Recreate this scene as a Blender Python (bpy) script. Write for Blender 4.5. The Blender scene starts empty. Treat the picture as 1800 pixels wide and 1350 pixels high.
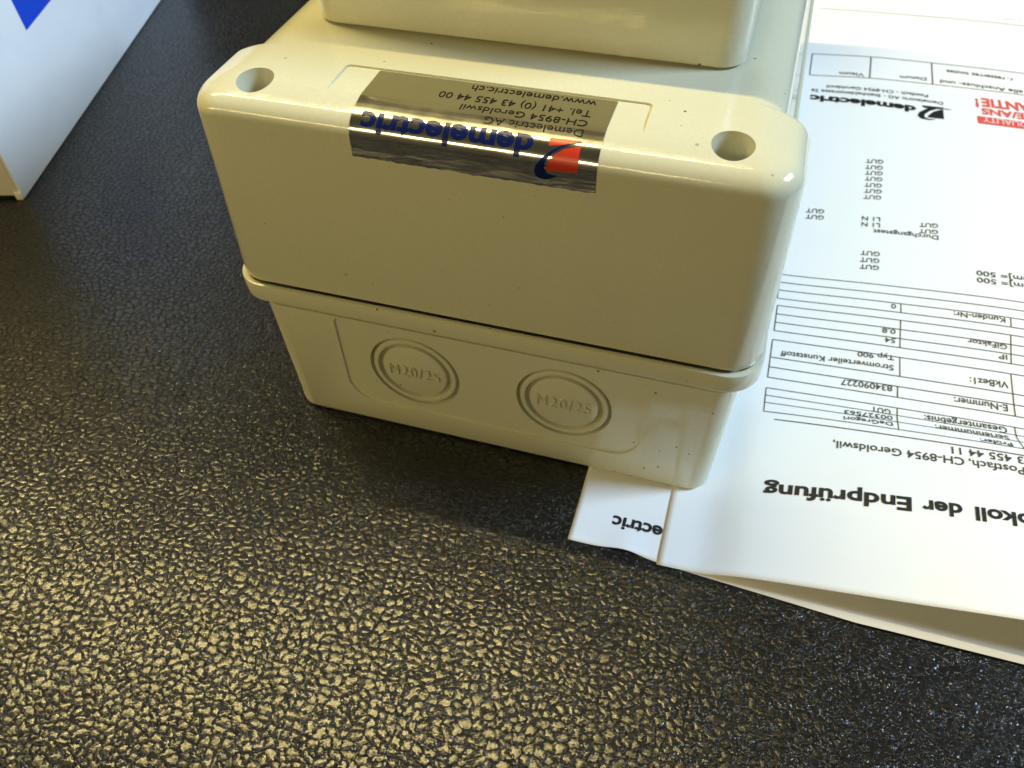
import bpy, bmesh, math, random
from mathutils import Vector, Matrix

# ------------------------------------------------------------------ units
S = 0.79e-3            # one layout unit (about 0.79 mm) in metres
C = bpy.context.scene.collection
R = math.radians
sc = bpy.context.scene

# ------------------------------------------------------------------ camera
cam_d = bpy.data.cameras.new('camera')
cam = bpy.data.objects.new('camera', cam_d)
C.objects.link(cam)
rt = Vector((0.9566, 0.2902, -0.0236)); dn = Vector((0.2003, -0.7150, -0.6698)); fw = Vector((-0.2113, 0.6360, -0.7421))
fw.normalize(); rt = (rt - fw * rt.dot(fw)).normalized(); dn = fw.cross(rt)
M = Matrix((rt, -dn, -fw)).transposed().to_4x4()
M.translation = Vector((57.238, -145.866, 206.377)) * S
cam.matrix_world = M
cam_d.sensor_width = 36.0
cam_d.lens = 1457 / 1800 * 36
cam_d.clip_start = 0.01
cam_d.clip_end = 50
cam_d.dof.use_dof = True
cam_d.dof.focus_distance = 190 * S
cam_d.dof.aperture_fstop = 42.0
sc.camera = cam

# ------------------------------------------------------------------ room light
w = bpy.data.worlds.new('World'); sc.world = w; w.use_nodes = True
bg = w.node_tree.nodes['Background']
bg.inputs['Color'].default_value = (1.0, 0.86, 0.50, 1)
bg.inputs['Strength'].default_value = 0.055

def area(name, loc, target, sx, sy, power, col):
    d = bpy.data.lights.new(name, 'AREA'); d.shape = 'RECTANGLE'
    d.size = sx * S; d.size_y = sy * S; d.energy = power; d.color = col
    o = bpy.data.objects.new(name, d); C.objects.link(o)
    o.location = Vector(loc) * S
    z = (Vector(loc) - Vector(target)).normalized()
    x = Vector((1, 0, 0)); x = (x - z * x.dot(z)).normalized() if abs(z.x) < .95 else Vector((0, 1, 0))
    y = z.cross(x)
    m = Matrix((x, y, z)).transposed().to_4x4(); m.translation = o.location
    o.matrix_world = m
    return o
# warm tube behind and above, a second far warm tube, a cool window on the right
area('warm_tube', (-720, 275, 1200), (-720, 0, 0), 1570, 20, 14.2, (1.0, 0.80, 0.33))
area('front_warm_tube', (-715, -640, 400), (-715, 0, 60), 1580, 26, 2.75, (1.0, 0.80, 0.36))
area('window_light', (2600, 690, 2280), (-100, 40, 40), 600, 1000, 106.0, (0.54, 0.745, 1.0))

vs = sc.view_settings
vs.view_transform = 'Standard'; vs.look = 'None'; vs.exposure = -0.08; vs.gamma = 1.0
sc.render.engine = 'CYCLES'
sc.cycles.use_denoising = True
sc.cycles.max_bounces = 8

# ------------------------------------------------------------------ material helpers
class NT:
    def __init__(s, name):
        s.m = bpy.data.materials.new(name); s.m.use_nodes = True
        s.t = s.m.node_tree; s.b = s.t.nodes['Principled BSDF']
    def n(s, typ, **k):
        o = s.t.nodes.new(typ)
        for a, v in k.items(): setattr(o, a, v)
        return o
    def l(s, a, b): s.t.links.new(a, b)
    def put(s, inp, v):
        if hasattr(v, 'is_linked') or hasattr(v, 'links'): s.l(v, inp)
        else: inp.default_value = v
    def math(s, op, a, b=None, c=None, clamp=False):
        o = s.n('ShaderNodeMath', operation=op); o.use_clamp = clamp
        for i, v in enumerate((a, b, c)):
            if v is not None: s.put(o.inputs[i], v)
        return o.outputs[0]
    def ramp(s, v, a, b, lo=0.0, hi=1.0, smooth=True):
        o = s.n('ShaderNodeMapRange'); o.interpolation_type = 'SMOOTHSTEP' if smooth else 'LINEAR'
        s.put(o.inputs['Value'], v)
        for k, x in (('From Min', a), ('From Max', b), ('To Min', lo), ('To Max', hi)): s.put(o.inputs[k], x)
        return o.outputs['Result']
    def mix(s, f, a, b):
        o = s.n('ShaderNodeMix', data_type='RGBA'); s.put(o.inputs[0], f)
        s.put(o.inputs[6], a); s.put(o.inputs[7], b); return o.outputs[2]
    def coords(s, scale=(1, 1, 1)):
        """object coordinates in layout units"""
        tc = s.n('ShaderNodeTexCoord'); mp = s.n('ShaderNodeMapping')
        mp.inputs['Scale'].default_value = tuple(k / S for k in scale)
        s.l(tc.outputs['Object'], mp.inputs['Vector']); return mp.outputs['Vector']
    def noise(s, vec, scale, detail=2.0, rough=.5, col=False):
        o = s.n('ShaderNodeTexNoise'); s.l(vec, o.inputs['Vector'])
        o.inputs['Scale'].default_value = scale; o.inputs['Detail'].default_value = detail; o.inputs['Roughness'].default_value = rough
        return o.outputs['Color' if col else 'Fac']
    def voro(s, vec, scale, feature='F1', rnd=1.0, dim='3D'):
        o = s.n('ShaderNodeTexVoronoi', feature=feature, voronoi_dimensions=dim); s.l(vec, o.inputs['Vector'])
        o.inputs['Scale'].default_value = scale; o.inputs['Randomness'].default_value = rnd
        return o
    def vadd(s, a, b, k):
        sub = s.n('ShaderNodeVectorMath', operation='SUBTRACT'); s.l(b, sub.inputs[0]); sub.inputs[1].default_value = (.5, .5, .5)
        sca = s.n('ShaderNodeVectorMath', operation='SCALE'); s.l(sub.outputs[0], sca.inputs[0]); sca.inputs['Scale'].default_value = k
        ad = s.n('ShaderNodeVectorMath', operation='ADD'); s.l(a, ad.inputs[0]); s.l(sca.outputs[0], ad.inputs[1]); return ad.outputs[0]
    def bump(s, h, dist, strength=1.0, prev=None):
        o = s.n('ShaderNodeBump'); o.inputs['Distance'].default_value = dist * S; o.inputs['Strength'].default_value = strength
        s.l(h, o.inputs['Height'])
        if prev is not None: s.l(prev, o.inputs['Normal'])
        return o.outputs['Normal']
    def set(s, **k):
        for a, v in k.items(): s.put(s.b.inputs[a.replace('_', ' ')], v)
        return s.m

def simple(name, col, rough=.5, **k):
    t = NT(name); return t.set(Base_Color=(*col, 1), Roughness=rough, **k)

def make_leather():
    t = NT('black_grained_leather'); v = t.coords()
    wv = t.vadd(v, t.noise(v, .045, 2, col=True), 7.0)         # slow drift and stretch of the grain
    wv = t.vadd(wv, t.noise(v, .45, 2, .6, col=True), 1.9)     # wandering crease lines
    def cells(vec):
        mp = t.n('ShaderNodeMapping'); mp.inputs['Scale'].default_value = (1.0, 1.22, 1.0); mp.inputs['Rotation'].default_value = (0, 0, R(-4)); t.l(vec, mp.inputs['Vector'])
        return t.voro(mp.outputs[0], .36, 'DISTANCE_TO_EDGE', .85, '2D').outputs['Distance']
    a = cells(wv)
    wf = t.vadd(wv, t.noise(v, 1.3, 2, .6, col=True), .9)
    fv = t.voro(wf, 1.15, 'F1', 1.0, '2D')                      # little rolls of skin that line the creases
    ac = cells(fv.outputs['Position'])
    roll = t.math('MULTIPLY', t.ramp(fv.outputs['Distance'], .12, .62, 1.0, 0.0), t.ramp(ac, .14, .27, 1.0, 0.0))
    crease = t.ramp(a, .0, .07)
    dome = t.ramp(a, .0, .5)
    h = t.math('ADD', t.math('MULTIPLY', roll, .8), t.math('ADD', t.math('MULTIPLY', crease, .45), t.math('MULTIPLY', dome, .12)))
    n1 = t.bump(h, .42, 1.0)
    n1 = t.bump(t.noise(v, .22, 2, .5), .22, 1.0, n1)
    n2 = t.bump(t.noise(v, 4.5, 3, .6), .025, 1.0, n1)
    n3 = t.bump(t.noise(v, .012, 2), 3.0, .4, n2)
    return t.set(Base_Color=(.006, .0058, .0056, 1), Roughness=t.math('ADD', .165, t.math('MULTIPLY', t.noise(v, .9, 3), .09)), Specular_IOR_Level=.5, IOR=1.60, Normal=n3)

def make_plastic(name, col):
    t = NT(name); v = t.coords()
    vo = t.voro(v, .25); 
    d = vo.outputs['Distance']; sep = t.n('ShaderNodeSeparateColor'); t.l(vo.outputs['Color'], sep.inputs[0])
    rad = t.math('MULTIPLY', t.ramp(sep.outputs[0], .60, 1.0, 0.0, 1.0, False), .12)
    speck = t.math('MULTIPLY', t.math('LESS_THAN', d, rad), t.ramp(sep.outputs[1], 0, 1, .3, .95, False))
    cloud = t.noise(v, .06, 4, .6)
    base = t.mix(t.ramp(cloud, .35, .7), (*[c * .965 for c in col], 1), (*col, 1))
    base = t.mix(t.ramp(t.noise(v, 1.1, 3, .7), .35, .68), (*[c * .94 for c in col], 1), base)
    smud = t.ramp(t.noise(v, .035, 5, .7), .60, .74)
    base = t.mix(t.math('MULTIPLY', smud, .10), base, (.30, .29, .22, 1))
    base = t.mix(speck, base, (.05, .045, .03, 1))
    n = t.bump(t.noise(v, 3.2, 2, .6), .012, 1.0)
    n = t.bump(t.noise(v, .25, 2, .5), .05, 1.0, n)
    rough = t.ramp(t.noise(v, .10, 4, .6), .3, .8, .09, .16)
    return t.set(Base_Color=base, Roughness=rough, Specular_IOR_Level=.5, Normal=n)

def make_foil():
    t = NT('silver_foil'); v = t.coords(); sep = t.n('ShaderNodeSeparateXYZ'); t.l(v, sep.inputs[0])
    # wrinkles where the foil runs out on the front, fine brushing along the label
    low = t.ramp(sep.outputs[2], 106.6, 103.6)
    vs_ = t.coords((.22, 1.4, 1.4))
    wr = t.noise(vs_, .42, 1, .5)
    n = t.bump(t.math('MULTIPLY', wr, low), .55, 1.0)
    vb = t.coords((.05, 6, 6))
    n = t.bump(t.noise(vb, 1.0, 2), .002, 1.0, n)
    n = t.bump(t.noise(v, .3, 1, .5), .003, 1.0, n)
    return t.set(Base_Color=(.84, .84, .80, 1), Metallic=1.0, Roughness=t.ramp(t.noise(v, .15, 2), .3, .75, .12, .16), Normal=n)

def make_paper(name, col=(.86, .86, .85)):
    t = NT(name); v = t.coords()
    n = t.bump(t.noise(v, 1.4, 4, .6), .03, 1.0)
    n = t.bump(t.noise(v, .02, 2, .5), 2.2, .5, n)
    return t.set(Base_Color=(*col, 1), Roughness=.62, Specular_IOR_Level=.3, Normal=n)

def make_card(name, col):
    t = NT(name); v = t.coords()
    n = t.bump(t.noise(v, .9, 4, .6), .05, 1.0); n = t.bump(t.noise(v, .03, 2), 1.5, .5, n)
    return t.set(Base_Color=(*col, 1), Roughness=t.ramp(t.noise(v, .08, 4), .3, .7, .38, .55), Normal=n)

MAT = dict(leather=make_leather(), lid=make_plastic('ivory_grey_plastic', (.635, .625, .465)), foil=make_foil(),
           paper=make_paper('white_office_paper'), card=make_card('white_coated_card', (.90, .91, .92)),
           warm_card=make_card('warm_lit_card', (.80, .72, .52)),  # card yellowed: the warm light on the carton front is put into its colour
           ink=simple('black_toner', (.012, .012, .014), .5), grey=simple('grey_toner', (.52, .52, .50), .6), hair=simple('thin_toner', (.06, .06, .065), .55),
           stamp=simple('red_stamp_ink', (.76, .085, .07), .6), stampw=simple('bare_paper_in_stamp', (.80, .74, .72), .6),
           blue=simple('blue_print', (.005, .012, .085), .22, Specular_IOR_Level=.2), red=simple('red_print', (.55, .035, .015), .3), fblack=simple('black_print', (.008, .008, .008), .25, Specular_IOR_Level=.2),
           cblue=simple('bright_blue_print', (.012, .07, .62), .4), inner=simple('dark_gap', (.03, .028, .02), .8))

# ------------------------------------------------------------------ mesh helpers
def link(name, me, mat, parent=None):
    o = bpy.data.objects.new(name, me); C.objects.link(o)
    if mat: me.materials.append(MAT[mat])
    if parent: o.parent = parent
    return o
def mesh(name, verts, faces, mat, parent=None, smooth=None):
    me = bpy.data.meshes.new(name)
    me.from_pydata([tuple(c * S for c in v) for v in verts], [], faces); me.validate(); me.update()
    o = link(name, me, mat, parent)
    if smooth is not None: shade(me, smooth)
    return o
def shade(me, ang):
    me.polygons.foreach_set('use_smooth', [True] * len(me.polygons))
    me.set_sharp_from_angle(angle=R(ang)); me.update()
def empty(name, loc):
    o = bpy.data.objects.new(name, None); C.objects.link(o); o.empty_display_size = .02; return o
def tag(o, label, cat, **k):
    o['label'] = label; o['category'] = cat
    for a, v in k.items(): o[a] = v
    return o
def rounded(corners, seg=8):
    """closed polygon [(x,y,r)] with filleted corners, seg+1 points each"""
    out = []; n = len(corners)
    for i in range(n):
        p = Vector(corners[i][:2]); a = Vector(corners[i - 1][:2]); b = Vector(corners[(i + 1) % n][:2]); r = corners[i][2]
        u = (a - p).normalized(); v = (b - p).normalized()
        ang = u.angle(v); t = r / math.tan(ang / 2)
        c = p + (u + v).normalized() * (r / math.sin(ang / 2))
        s0 = p + u * t - c; s1 = p + v * t - c
        a0 = math.atan2(s0.y, s0.x); d = math.atan2(s1.y, s1.x) - a0
        while d > math.pi: d -= 2 * math.pi
        while d < -math.pi: d += 2 * math.pi
        for k in range(seg + 1):
            th = a0 + d * k / seg; out.append((c.x + r * math.cos(th), c.y + r * math.sin(th)))
    return out
def loft(loops, cap0=True, cap1=True):
    """loops: lists of (x,y,z) with equal counts, bottom to top, counter-clockwise"""
    v = [p for l in loops for p in l]; n = len(loops[0]); f = []
    for i in range(len(loops) - 1):
        for j in range(n):
            k = (j + 1) % n; f.append((i * n + j, i * n + k, (i + 1) * n + k, (i + 1) * n + j))
    if cap0: f.append(tuple(range(n))[::-1])
    if cap1: f.append(tuple((len(loops) - 1) * n + j for j in range(n)))
    return v, f
def cut(o, cutters, ang=32):
    for c in cutters + [o]:
        bm = bmesh.new(); bm.from_mesh(c.data); bmesh.ops.remove_doubles(bm, verts=bm.verts[:], dist=1e-7); bmesh.ops.recalc_face_normals(bm, faces=bm.faces[:]); bm.to_mesh(c.data); bm.free()
    for c in cutters:
        m = o.modifiers.new('cut', 'BOOLEAN'); m.operation = 'DIFFERENCE'; m.solver = 'EXACT'; m.object = c
    dg = bpy.context.evaluated_depsgraph_get(); dg.update()
    me = bpy.data.meshes.new_from_object(o.evaluated_get(dg))
    o.modifiers.clear(); old = o.data; me.name = old.name; o.data = me; bpy.data.meshes.remove(old)
    for c in cutters:
        d = c.data; bpy.data.objects.remove(c); bpy.data.meshes.remove(d)
    shade(me, ang)
_fc = {}
def glyphs(txt, offset=0.0, spacing=1.0, res=3):
    """text as flat 2-D mesh: verts, faces, width"""
    key = (txt, offset, spacing)
    if key in _fc: return _fc[key]
    cu = bpy.data.curves.new('t', 'FONT'); cu.body = txt; cu.size = 1.0; cu.offset = offset; cu.space_character = spacing; cu.resolution_u = res
    o = bpy.data.objects.new('t', cu); C.objects.link(o)
    dg = bpy.context.evaluated_depsgraph_get(); dg.update()
    me = bpy.data.meshes.new_from_object(o.evaluated_get(dg))
    v = [(p.co.x, p.co.y) for p in me.vertices]; f = [tuple(p.vertices) for p in me.polygons]
    bpy.data.objects.remove(o); bpy.data.curves.remove(cu); bpy.data.meshes.remove(me)
    x0 = min(a for a, _ in v); x1 = max(a for a, _ in v)
    v = [(a - x0, b) for a, b in v]
    _fc[key] = (v, f, x1 - x0); return _fc[key]
CAP = max(b for _, b in glyphs('H')[0])
def sliced(v2, f, axis, step):
    """split flat geometry every step along an axis so that it can bend"""
    bm = bmesh.new(); bv = [bm.verts.new((a, b, 0)) for a, b in v2]
    for q in f:
        try: bm.faces.new([bv[i] for i in q])
        except ValueError: pass
    lo = min(p[axis] for p in v2); hi = max(p[axis] for p in v2); k = math.floor(lo / step) + 1
    nrm = (1, 0, 0) if axis == 0 else (0, 1, 0)
    while k * step < hi:
        co = tuple(k * step * c for c in nrm)
        bmesh.ops.bisect_plane(bm, geom=bm.verts[:] + bm.edges[:] + bm.faces[:], dist=1e-5, plane_co=co, plane_no=nrm); k += 1
    bm.verts.index_update()
    v = [(p.co.x, p.co.y) for p in bm.verts]; ff = [tuple(p.index for p in q.verts) for q in bm.faces]; bm.free()
    return v, ff

# ------------------------------------------------------------------ leather table top
o = mesh('leather_surface', [(-1500, -900, 0), (1500, -900, 0), (1500, 1900, 0), (-1500, 1900, 0)], [(0, 1, 2, 3)], 'leather')
tag(o, 'black grained leather desk surface under everything', 'leather', kind='structure')

# ------------------------------------------------------------------ distribution box
H = 112.7; Z0 = 0.45; DEPTH = 300.0
box = empty('distribution_box', (0, 0, 0))
tag(box, 'ivory grey plastic electrical distribution box with silver foil label on its front edge', 'electrical box')

def outline(hx, y0, y1, rc, n, yb=27.0, seg=8):
    n = max(n, .05); rb = n * .70; ri = n * .26; yq = DEPTH - yb
    return rounded([(-hx, y0, rc), (hx, y0, rc), (hx, yb, rb), (hx - n, yb, ri), (hx - n, yq, ri), (hx, yq, rb),
                    (hx, y1, rc), (-hx, y1, rc), (-hx, yq, rb), (-hx + n, yq, ri), (-hx + n, yb, ri), (-hx, yb, rb)], seg)

# lid: draughted wall, tight edge radius, softly crowned top
PROF = [(0.0 + .5, 57.3), (0.0 + .12, 57.45), (0.0, 57.9)]
b = [R(88 - 68 * k / 17) for k in range(18)]; a20 = R(20)
for th in b: PROF.append((15 - 30 * math.sin(a20) - 5.5 * (math.sin(th) - math.sin(a20)), H - 30 * (1 - math.cos(a20)) - 5.5 * (math.cos(a20) - math.cos(th))))
for k in range(1, 9):
    th = R(20 - 20 * k / 8); PROF.append((15 - 30 * math.sin(th), H - 30 * (1 - math.cos(th))))
loops = []
for d, z in [(3.0, 57.3)] + PROF:
    loops.append([(x, y, z) for x, y in outline(71.8 - d, d, DEPTH - d, max(9.0 - .35 * d, 3), (5.4 if z > 100 else 0.6 + 4.6 * (z - 57.3) / 48) * max(0, 1 - d / 17.0))])
v, f = loft(loops)
lid = mesh('lid', v, f, 'lid', box)
cutters = []
for sx in (-1, 1):
    for yy in (10.2, DEPTH - 10.2):
        ring = [(sx * 54.93 + 4.5 * math.cos(t * math.pi / 23 + .017 * sx + .021), yy + .013 + 4.5 * math.sin(t * math.pi / 23 + .017 * sx + .021)) for t in range(46)]
        vv, ff = loft([[(x, y, z) for x, y in ring] for z in (92, 120)]); cutters.append(mesh('cutter', vv, ff, 'lid'))
rec = rounded([(-36.4, -4, .3), (36.4, -4, .3), (36.4, 21.4, 1.3), (-36.4, 21.4, 1.3)], 5)
vv, ff = loft([[(x, y, z) for x, y in rec] for z in (H - .45, H + 5)]); cutters.append(mesh('cutter', vv, ff, 'lid'))
cut(lid, cutters)

# base with flange, recessed front panel and knockouts
def yf(z): return 3.0 + (46 - z) * .8 / 46
loops = []
for d, z, hx, y0, r in [(1.6, Z0, 66.5, 0, 6), (.5, Z0 + .35, 66.5, 0, 6), (0, Z0 + 1.2, 66.6, 0, 6), (0, 45.75, 68.55, 0, 6.2), (.9, 45.76, 68.6, 0, 6.0), (5.5, 45.8, 68.6, 0, 4.0), (5.5, 50.6, 68.7, 0, 4.0)]:
    yy = yf(z) + d; loops.append([(x, y, z) for x, y in rounded([(-hx + d, yy, r), (hx - d, yy, r), (hx - d, DEPTH - yy, r), (-hx + d, DEPTH - yy, r)], 10)])
for z, off in ((50.6, -.7), (50.8, -1.0), (51.2, -1.1), (55.9, -1.15), (56.25, -1.05), (56.4, -.8), (56.4, .1), (53.0, .3), (53.0, 3.0)):
    hx = 72.6 + (-1.15 - off); loops.append([(x, y, z) for x, y in rounded([(-hx, off, 9.4 - max(off, 0)), (hx, off, 9.4 - max(off, 0)), (hx, DEPTH - off, 9.4 - max(off, 0)), (-hx, DEPTH - off, 9.4 - max(off, 0))], 10)])
v, f = loft(loops)
base = mesh('base', v, f, 'lid', box)
pan = rounded([(-45.4, 10.2, 9), (45.4, 10.2, 9), (45.4, 45.3, 2.2), (-45.4, 45.3, 2.2)], 8)
PD = .55
def pocket(outl, depth, bev):
    """cutter whose floor follows the draughted front"""
    cx = sum(p[0] for p in outl) / len(outl); cz = sum(p[1] for p in outl) / len(outl)
    l0 = [(x, -6, z) for x, z in outl]; l1 = [(x, yf(z), z) for x, z in outl]
    l2 = [(x + (-bev if x > cx else bev), yf(z) + depth, z + (-bev if z > cz else bev)) for x, z in outl]
    vv, ff = loft([l0, l1, l2]); return mesh('cutter', vv, ff, 'lid')
cuts = [pocket(pan, PD, .15)]
KN = [(-22.65, 27.7), (22.65, 27.7)]
cut(base, cuts)
cuts = []
for cx, cz in KN:
    ring = [(cx + 14.0 * math.cos(t * math.pi / 36), cz + 14.0 * math.sin(t * math.pi / 36)) for t in range(72)]
    vv, ff = loft([[(x, -6, z) for x, z in ring], [(x, yf(z) + PD + 2.7, z) for x, z in ring]]); cuts.append(mesh('cutter', vv, ff, 'lid'))
cut(base, cuts)
# knockout insert: two concentric grooves round a plain disc
kprof = [(14.06, 2.2), (13.7, 2.1), (13.3, 2.1), (13.1, 1.8), (12.95, .3), (12.75, .02), (12.5, -.04), (11.7, -.04), (11.5, .02), (11.4, .3), (11.25, 1.8), (11.0, 2.1), (10.45, 2.1), (10.2, 1.8), (10.05, .3), (9.85, .06), (9.6, 0)]
for cx, cz in KN:
    v = []; f = []; n = 72
    for r_, d in kprof:
        for t in range(n):
            x = cx + r_ * math.cos(2 * math.pi * t / n); z = cz + r_ * math.sin(2 * math.pi * t / n); v.append((x, yf(z) + PD + d, z))
    for i in range(len(kprof) - 1):
        for t in range(n): u = (t + 1) % n; f.append((i * n + t, i * n + u, (i + 1) * n + u, (i + 1) * n + t))
    f.append(tuple((len(kprof) - 1) * n + t for t in range(n)))
    k = mesh('knockout', v, f, 'lid', base, smooth=28)
    g, gf, gw = glyphs('M20/25', -.014, 1.18)
    sx = 15.6 / gw; sz = 4.4 / CAP; hh = .5; v = []; f = []
    m_ = len(g)
    for dd, sh in ((.05, 0), (-hh, 0)):
        for a, c in g:
            x = cx - 7.8 + a * sx; z = cz - 2.0 + c * sz; v.append((x, yf(z) + PD + dd, z))
    f = [tuple(i + m_ for i in q) for q in gf]
    ec = {}
    for q in gf:
        for i in range(len(q)):
            e = (q[i], q[(i + 1) % len(q)]); ec[e] = 1
    for (i, j) in ec:
        if (j, i) not in ec: f.append((i, j, j + m_, i + m_))
    mesh('raised_lettering', v, f, 'lid', k)

# raised housing on the lid
HB = (-53.6, 53.6, 39.5, DEPTH - 35)
loops = []
for d, z, r in [(1.6, H - .3, 5), (1.6, H + .5, 5), (.25, H + .5, 6), (0, H + .8, 6), (1.0, 160, 6), (1.4, 162.5, 6), (2.2, 164.3, 5.5), (3.6, 165.4, 5), (6, 165.8, 4)]:
    loops.append([(x, y, z) for x, y in rounded([(HB[0] + d, HB[2] + d, r), (HB[1] - d, HB[2] + d, r), (HB[1] - d, HB[3] - d, r), (HB[0] + d, HB[3] - d, r)], 10)])
v, f = loft(loops)
mesh('raised_housing', v, f, 'lid', box, smooth=32)

# foil label: lies in the recess, bends over the edge and ends on the front
path = [(21.0, H - .45), (9.83, H - .45)]
for d, z in reversed(PROF):
    if z < H - .46 and z > 58: path.append((d, z))
path.append((0.0, 57.9))
cum = [0.0]
for i in range(1, len(path)): cum.append(cum[-1] + math.dist(path[i], path[i - 1]))
def lab(x, s, lift):
    i = 0
    while i < len(path) - 2 and cum[i + 1] < s: i += 1
    t = (s - cum[i]) / (cum[i + 1] - cum[i]); A = path[i]; B = path[i + 1]
    def nr(q):
        q = max(0, min(len(path) - 2, q)); dy = path[q + 1][0] - path[q][0]; dz = path[q + 1][1] - path[q][1]; l = math.hypot(dy, dz); return (dz / l, -dy / l)
    n0 = nr(i if t > .5 else i - 1); n1 = nr(i + 1 if t > .5 else i); u = (t + .5) % 1
    ny = n0[0] + (n1[0] - n0[0]) * u; nz = n0[1] + (n1[1] - n0[1]) * u
    return (x, A[0] + (B[0] - A[0]) * t + ny * lift, A[1] + (B[1] - A[1]) * t + nz * lift)
random.seed(4)
def puff(x, s):
    """small lift of the foil where it no longer sticks near its lower edge"""
    e = max(0, (s - 24.2) / 3.0)
    return .10 + e * .16 * (1 + math.sin(x * .55 + 1.0) * math.sin(x * .21 + 2.0))
v = []; f = []; NX = 70; ss = [.0 + 27.0 * k / 108 for k in range(109)]
for s in ss:
    for i in range(NX + 1):
        x = -27.9 + 56.6 * i / NX; e = .12 * math.sin(i * 1.7) * math.sin(i * .31) if s == ss[-1] else 0
        v.append(lab(x, s + e, puff(x, s)))
for j in range(len(ss) - 1):
    for i in range(NX): q = j * (NX + 1) + i; f.append((q, q + 1, q + NX + 2, q + NX + 1))
f = [q[::-1] for q in f]
foil = mesh('foil_label', v, f, 'foil', box, smooth=60)
foil['label'] = 'silver foil maker label wrapped over the front edge'
def label_print(txt, x0, x1, s0, cap, mat, off, name):
    g, gf, gw = glyphs(txt, off); sx = (x1 - x0) / gw; sy = cap / CAP
    p, pf = sliced([(a * sx, c * sy) for a, c in g], gf, 1, .35)
    mesh(name, [lab(x1 - a, s0 + c, puff(x1 - a, s0 + c) + .07) for a, c in p], pf, mat, foil)
def label_shape(pts, mat, name):
    p, pf = sliced(pts, [tuple(range(len(pts)))], 1, .35); p, pf = sliced(p, pf, 0, .8)
    mesh(name, [lab(x, s, puff(x, s) + .07) for x, s in p], pf, mat, foil)
label_print('www.demelectric.ch', -4.5, 24.3, 1.1, 2.5, 'fblack', .0, 'printed_text')
label_print('Tel. +41 (0) 43 455 44 00', -10.7, 24.2, 5.5, 2.5, 'fblack', .0, 'printed_text')
label_print('CH-8954 Geroldswil', -4.3, 24.3, 9.6, 2.2, 'fblack', .0, 'printed_text')
label_print('Demelectric AG', 2.2, 24.1, 12.8, 2.0, 'fblack', .0, 'printed_text')
label_print('demelectric', -25.4, 14.3, 16.3, 4.7, 'blue', .032, 'printed_name')
label_shape([(17.5, 16.2), (24.4, 15.9), (24.5, 16.3), (22.5, 16.9), (20.3, 17.5), (17.7, 18.0)], 'red', 'printed_logo')
label_shape([(24.5, 17.2), (24.6, 22.7), (18.0, 23.2), (17.8, 22.4), (18.3, 21.0), (19.3, 19.6), (21.2, 18.2)], 'red', 'printed_logo')
sw = []
for k in range(13):
    t = k / 12; sw.append((24.6 - 9.4 * math.sin(t * math.pi / 2) ** .9, 16.1 + 8.0 * (1 - math.cos(t * math.pi / 2)) ** 1.0))
outer = [(24.6, 16.1), (22.6, 16.6), (20.7, 17.4), (18.6, 18.8), (16.7, 20.5), (15.5, 22.2), (15.1, 23.6), (15.4, 24.7), (16.2, 25.3), (17.6, 25.4), (19.0, 24.9), (20.3, 24.1)]
inner = [(19.0, 24.1), (17.9, 23.7), (17.3, 22.9), (17.3, 21.8), (17.8, 20.6), (19.0, 19.2), (20.4, 18.1), (21.8, 17.3), (23.2, 16.7)]
for grp in range(1):
    v2 = outer + inner[0:]
    label_shape(v2[::-1], 'blue', 'printed_logo')

# ------------------------------------------------------------------ sheets of paper
XC = [57, 66, 80, 117, 160, 220, 323.]; YC = [-24, 9, 37, 48, 60, 110, 290, 352.]
ZC = [[0.42, 0.5, 3.6, 8.6, 14.5, 18.0, 17.0], [0.36, 0.36, 3.8, 8.8, 11.6, 13.0, 12.0], [0.36, 0.36, 3.0, 7.0, 10.0, 11.0, 9.0], [0.36, 0.36, 1.3, 3.7, 5.6, 6.5, 5.0], [0.36, 0.36, 1.0, 3.0, 5.0, 6.0, 5.0], [0.36, 0.36, 1.0, 4.0, 6.4, 7.0, 5.0], [0.36, 0.36, 1.0, 3.0, 3.2, 2.0, 1.0], [0.36, 0.36, 1.0, 1.8, 2.6, 2.0, 1.0]]
def herm(t, P, x):
    n = len(t); x = min(max(x, t[0]), t[-1])
    i = 0
    while i < n - 2 and t[i + 1] <= x: i += 1
    d = [(P[k + 1] - P[k]) / (t[k + 1] - t[k]) for k in range(n - 1)]
    def m(k):
        if k == 0: return d[0]
        if k == n - 1: return d[-1]
        return 2 * d[k] * d[k - 1] / (d[k] + d[k - 1]) if d[k] * d[k - 1] > 0 else 0
    h = t[i + 1] - t[i]; u = (x - t[i]) / h
    return (2*u**3 - 3*u*u + 1) * P[i] + (u**3 - 2*u*u + u) * h * m(i) + (-2*u**3 + 3*u*u) * P[i+1] + (u**3 - u*u) * h * m(i+1)
def zp(x, y): return herm(XC, [herm(YC, [ZC[j][i] for j in range(len(YC))], y) for i in range(len(XC))], x)
def zl(x, y):
    """lower sheet: flat, its near edge lifting a little towards the right"""
    e = max(0, (-8 - y) / 18.0); e = e * e * (3 - 2 * min(e, 1)) if e < 1 else 1
    lift = .7 * min(1, max(0, (x - 60) / 60.0)) + .9 * math.exp(-((x - 47) / 5.0) ** 2)
    return .16 + lift * e
def sheet(name, xs, ys, zfun, edge=None):
    v = []; f = []; n = len(xs)
    for y in ys:
        for x in xs:
            yy = edge(x, y) if edge else y
            v.append((x, yy, zfun(x, yy)))
    for j in range(len(ys) - 1):
        for i in range(n - 1): q = j * n + i; f.append((q, q + 1, q + n + 1, q + n))
    o = mesh(name, v, f, 'paper', None, smooth=60)
    m = o.modifiers.new('thickness', 'SOLIDIFY'); m.thickness = .13 * S; m.offset = -1
    return o
xs = [57 + 2.0 * k for k in range(0, 12)] + [81 + 3 * k for k in range(81)] + [323]
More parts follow.
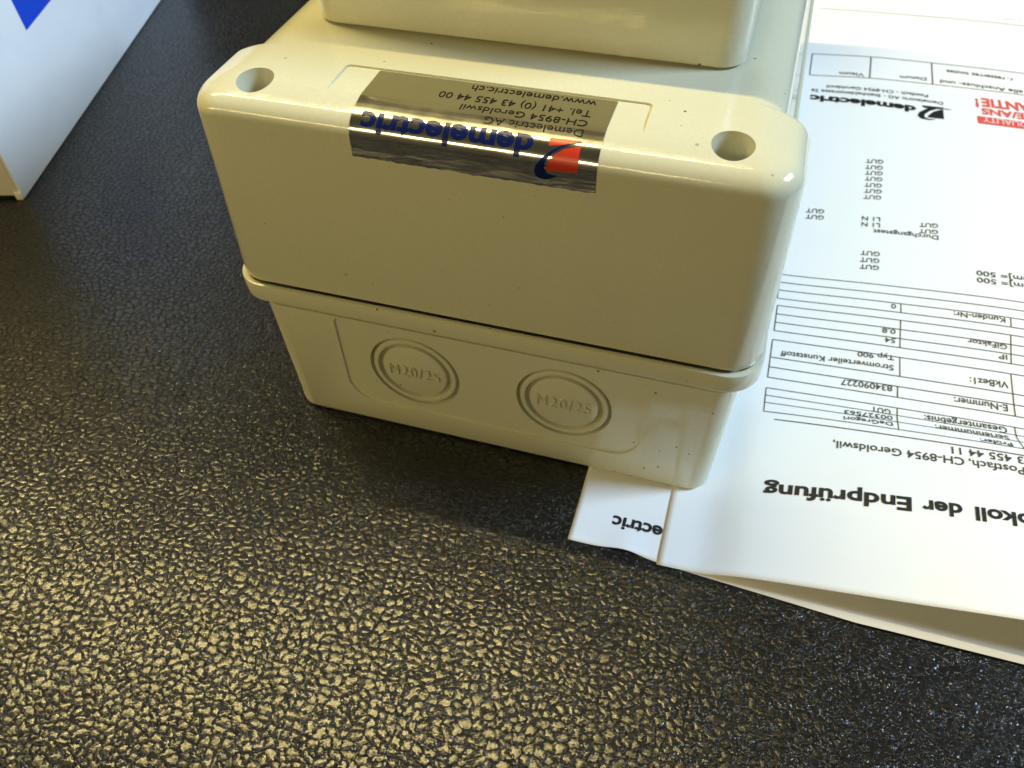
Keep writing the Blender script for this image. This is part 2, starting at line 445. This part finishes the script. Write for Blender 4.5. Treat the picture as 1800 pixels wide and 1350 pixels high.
ys = [-23.2 + 2.0 * k for k in range(48)] + [73 + 4.0 * k for k in range(77)] + [380]
def edge_up(x, y): return y + max(0, (10 - y) / 33.0) * .026 * (x - 57)
rep = sheet('test_report_sheet', xs, ys, zp, edge_up)
tag(rep, 'upside-down white test report with tables and a red stamp beside the box', 'paper')
def edge_low(x, y):
    if y < -21: return -22.0 - 4.0 * min(1, max(0, (x - 50) / 60)) + .5 * math.exp(-((x - 47.5) / 6) ** 2) * 1.4
    return y
xs2 = [31.2 + 1.6 * k for k in range(30)] + [80 + 5 * k for k in range(44)]
ys2 = [-22 + 1.2 * k for k in range(20)] + [3 + 8 * k for k in range(42)]
let = sheet('letter_sheet', xs2, ys2, zl, edge_low)
tag(let, 'white sheet lying underneath, its corner with bold lettering showing below the box', 'paper')

def strip(zf, x0, y0, x1, y1, wd, lift=.14, step=3.0):
    n = max(1, int(math.hypot(x1 - x0, y1 - y0) / step)); v = []; f = []
    nx, ny = -(y1 - y0), (x1 - x0); l = math.hypot(nx, ny); nx *= wd / 2 / l; ny *= wd / 2 / l
    for k in range(n + 1):
        t = k / n; x = x0 + (x1 - x0) * t; y = y0 + (y1 - y0) * t
        for s in (1, -1): v.append((x + s * nx, y + s * ny, zf(x + s * nx, y + s * ny) + lift))
    for k in range(n): f.append((2 * k, 2 * k + 1, 2 * k + 3, 2 * k + 2))
    return v, f
def rules(name, segs, mat, parent, zf=zp, wd=.34):
    V = []; F = []
    for s in segs:
        v, f = strip(zf, *s[:4], s[4] if len(s) > 4 else wd); o_ = len(V); V += v; F += [tuple(i + o_ for i in q) for q in f]
    return mesh(name, V, F, mat, parent)
XR = 300.0
def grid(xl, ys_, cols):
    sg = [(xl, y, XR, y) for y in ys_] + [(xl, ys_[0], xl, ys_[-1])]
    return sg + cols
rules('printed_table', grid(79.9, [51.0, 47.5, 43.8, 39.1], [(120.0, 51.0, 119.4, 39.1), (153.6, 51, 153.6, 39.1)]), 'hair', rep, wd=.30)
rules('printed_table', grid(79.9, [74.5, 65.7, 61.0, 56.0], [(121.0, 74.5, 121.0, 65.7), (120.3, 61, 120.2, 56), (154.6, 74.5, 154.4, 56)]), 'hair', rep)
rules('printed_table', grid(80.0, [92.6, 88.0, 83.5, 79.1], [(121.2, 92.6, 121.0, 79.1), (155.8, 92.6, 155.0, 79.1)]), 'hair', rep)
rules('printed_table', grid(79.6, [110.3, 105.7, 101.2, 96.5], [(121.3, 101.2, 121.3, 96.5), (156.4, 101.2, 156.2, 96.5)]), 'hair', rep)
rules('printed_table', grid(80.8, [289.5, 266.9], [(109, 289.5, 108.6, 266.9, .6), (137.5, 289.5, 137.2, 266.9, .6)]), 'hair', rep, wd=.5)
rules('printed_rule', [(83.2, 35.9, XR, 35.9)], 'hair', rep, wd=.36)
rules('printed_rule', [(82, 344.4, XR, 344.4)], 'grey', rep, wd=.7)
TEXT = [("Endprüfung",82.5,9.5,39.4,4.72,"B",2.58),("der",124.6,12.1,10.3,4.59,"B",0.68),("Protokoll",138.1,12.8,0.0,4.62,"B",1.50),("CH-8954 Geroldswil,",100.7,29.9,35.9,3.44,"R",0.82),
("Postfach,",137.8,30.5,0.0,3.31,"R",0.50),("43 455 44 11",133.5,34.7,0.0,3.20,"R",0.50),("GUT",112.2,49.8,5.8,2.76,"R",-0.12),("00327563",104.1,46.0,14.3,2.58,"R",0.73),
("DeGregori",103.7,42.2,14.3,2.57,"R",0.73),("Gesamtergebnis:",127.8,49.8,23.5,3.18,"R",0.52),("Seriennummer:",130.5,45.8,20.7,3.30,"R",0.57),("Prüfer:",142.1,41.3,8.8,2.61,"R",0.52),
("Typ 900",107.7,74.4,11.6,2.60,"R",0.54),("Stromverteiler Kunststoff",83.0,69.5,36.1,2.91,"R",0.85),("VkBez1:",142.1,70.1,11.4,3.19,"R",0.52),("834090227",102.9,60.4,15.8,3.03,"R",0.50),
("E-Nummer:",137.0,60.1,15.5,3.19,"R",0.26),("0.8",115.3,87.6,4.3,2.65,"R",0.03),("54",116.2,83.0,3.4,2.59,"R",0.16),("GlFaktor",142.2,87.8,12.1,2.61,"R",-0.18),
("IP",151.4,82.7,2.6,2.53,"R",0.14),("0",118.1,100.5,1.6,2.73,"R",0.07),("Kunden-Nr:",138.3,100.5,16.3,2.80,"R",0.19),("GUT",107.2,121.0,6.7,2.92,"R",0.14),
("GUT",107.2,125.2,6.8,2.97,"R",0.12),("GUT",107.3,129.4,6.8,3.02,"R",0.09),("Durchgangstest",111.6,143.7,23.3,3.02,"R",0.00),("GUT",128.1,146.8,6.8,3.03,"R",0.51),
("GUT",128.3,151.0,6.8,3.08,"R",0.49),("L1 N",107.2,147.7,6.8,3.08,"R",0.17),("L1 N",107.3,151.7,6.8,3.12,"R",0.15),("GUT",86.3,149.8,6.9,3.15,"R",0.10),
("GUT",86.2,154.1,6.9,3.20,"R",0.06),("[Ohm]= 500",146.8,120.9,22.5,3.15,"R",0.00),("[Ohm]= 500",146.9,124.9,22.5,3.20,"R",0.00),("GUT",107.7,166.7,6.7,3.12,"R",0.26),
("GUT",107.8,171.1,6.8,3.17,"R",0.25),("GUT",107.8,175.5,6.8,3.22,"R",0.25),("GUT",107.9,180.2,6.9,3.28,"R",0.24),("GUT",107.9,184.7,7.0,3.33,"R",0.24),
("GUT",107.9,189.1,7.0,3.39,"R",0.24),("GUT",108.0,193.9,7.1,3.45,"R",0.23),("demelectric",82.3,246.9,46.8,5.73,"X",-3.67),("Demelectric AG - Steinhaldenstrasse 26",82.4,253.0,58.6,3.20,"r",-2.71),
("Postfach - CH-8954 Geroldswil",89.3,257.6,45.4,3.24,"r",-1.60),("Visum",94.5,271.7,11.6,3.55,"r",-0.56),("Datum",122.4,272.3,12.2,3.56,"r",0.87),("alle Anschluss- und",140.7,272.5,36.5,3.96,"r",-1.18),
("r. resserrez toutes",144.1,283.9,29.7,4.08,"r",-0.94),("1 von 1",172.8,350.6,10.9,2.60,"G",1.84),("GARANTIE",157.9,258.3,36.0,7.79,"S",0.00),("!",155.2,256.9,1.4,7.76,"S",-0.02),
("JAHRE/ANS",157.3,248.6,34.0,5.60,"S",0.00),("QUALITY",157.4,240.2,18.6,4.60,"W",0.00)]
STYLE = dict(R=('hair', .012), r=('hair', .014), B=('ink', .030), X=('ink', .045), G=('grey', 0.0), S=('stamp', .035), W=('stampw', .0))
rules('stamp_band', [(155.0, 237.4, 178.0, 237.4, 6.6)], 'stamp', rep)
last = {}
def on_page(x, y, lift): return (x, y, zp(x, y) + lift)
for txt, xl, yb, wd, cap, st, dy in TEXT:
    mat, off = STYLE[st]; g, gf, gw = glyphs(txt, off)
    sx = wd / gw if wd else last[st]; last[st] = sx; sy = cap * (.96 if st in 'BXSW' else .86) / CAP
    x1 = xl + gw * sx; lift = .22 if st == 'W' else .15
    mesh('stamped_text' if st in 'SW' else 'printed_text', [on_page(x1 - a * sx, yb - c * sy + dy * (1 - a / gw), lift) for a, c in g], gf, mat, rep)
# small dark emblem left of the printed name
def emblem(pts):
    mesh('printed_logo', [(x, y, zp(x, y) + .15) for x, y in pts], [tuple(range(len(pts)))], 'ink', rep)
emblem([(131.5, 245.0), (141.0, 245.0), (141.0, 243.9), (136.0, 242.4), (132.6, 243.0)][::-1])
emblem([(139.6, 242.6), (140.8, 243.0), (140.8, 234.3), (133.8, 234.3), (134.4, 236.5), (136.6, 240.2)][::-1])
emblem([(145.0, 243.6), (142.0, 244.2), (138.4, 243.2), (135.0, 240.4), (132.8, 237.0), (132.4, 234.6), (134.0, 233.0), (137.5, 233.4), (134.8, 232.0), (131.0, 232.6), (129.6, 235.0), (130.4, 238.4), (133.2, 241.8), (137.2, 244.0)][::-1])
g, gf, gw = glyphs('demelectric', .03); sx = 14.6 / glyphs('ectric', .03)[2]; sy = 4.2 / CAP; xr = 42.2 + gw * sx
mesh('printed_text', [(xr - a * sx, -10.7 - c * sy, zl(xr - a * sx, -10.7 - c * sy) + .09) for a, c in g], gf, 'ink', let)

# ------------------------------------------------------------------ carton at the left
car = empty('carton', (0, 0, 0))
tag(car, 'white cardboard carton with a blue triangle printed on its side', 'carton')
c0 = Vector((-234.4, 77.1, 0)); e = Vector((-55.1, 190.5, 0)).normalized(); nn = Vector((e.y, -e.x, 0)); back = -nn
def cp(a, d, z): q = c0 + e * a + back * d; return (q.x, q.y, z)
def slab(name, a0, a1, d0, d1, z0, z1, mat, parent, bev=.5):
    bm = bmesh.new()
    pts = [cp(a, d, z) for z in (z0, z1) for a, d in ((a0, d0), (a1, d0), (a1, d1), (a0, d1))]
    bv = [bm.verts.new(tuple(c * S for c in q)) for q in pts]
    for q in ((3, 2, 1, 0), (4, 5, 6, 7), (0, 1, 5, 4), (1, 2, 6, 5), (2, 3, 7, 6), (3, 0, 4, 7)): bm.faces.new([bv[i] for i in q])
    bmesh.ops.recalc_face_normals(bm, faces=bm.faces)
    bmesh.ops.bevel(bm, geom=bm.edges[:], offset=bev * S, segments=2, affect='EDGES', profile=.5)
    me = bpy.data.meshes.new(name); bm.to_mesh(me); bm.free(); o = link(name, me, mat, parent); shade(me, 40); return o
slab('side_panel', 0, 240, 0, 1.6, .2, 180, 'card', car)
slab('front_panel', 0.05, 1.6, 1.62, 150, 1.6, 180, 'warm_card', car)
slab('back_panel', 238.4, 240, 1.62, 150, .2, 180, 'card', car)
slab('far_panel', 0, 240, 150.1, 151.7, .2, 180, 'card', car)
slab('top_flap', 0, 240, 0, 151.7, 180.1, 181.6, 'card', car)
slab('bottom_flap', 1.7, 238, 1.7, 150, 3.0, 4.2, 'card', car)
slab('corner_tab', -.9, 0.0, .3, 3.2, .1, 3.6, 'warm_card', car, .2)
me = [cp(a, -.12, z) for a, z in ((55.3, 47.9), (53.0, 86.6), (121.4, 50.0), )]
def tri(a, z): return cp(a, -.12, z)
mesh('printed_triangle', [tri(55.3, 47.9), tri(52.6, 93.0), tri(128.0, 50.2)][::-1], [(0, 1, 2)], 'cblue', car)
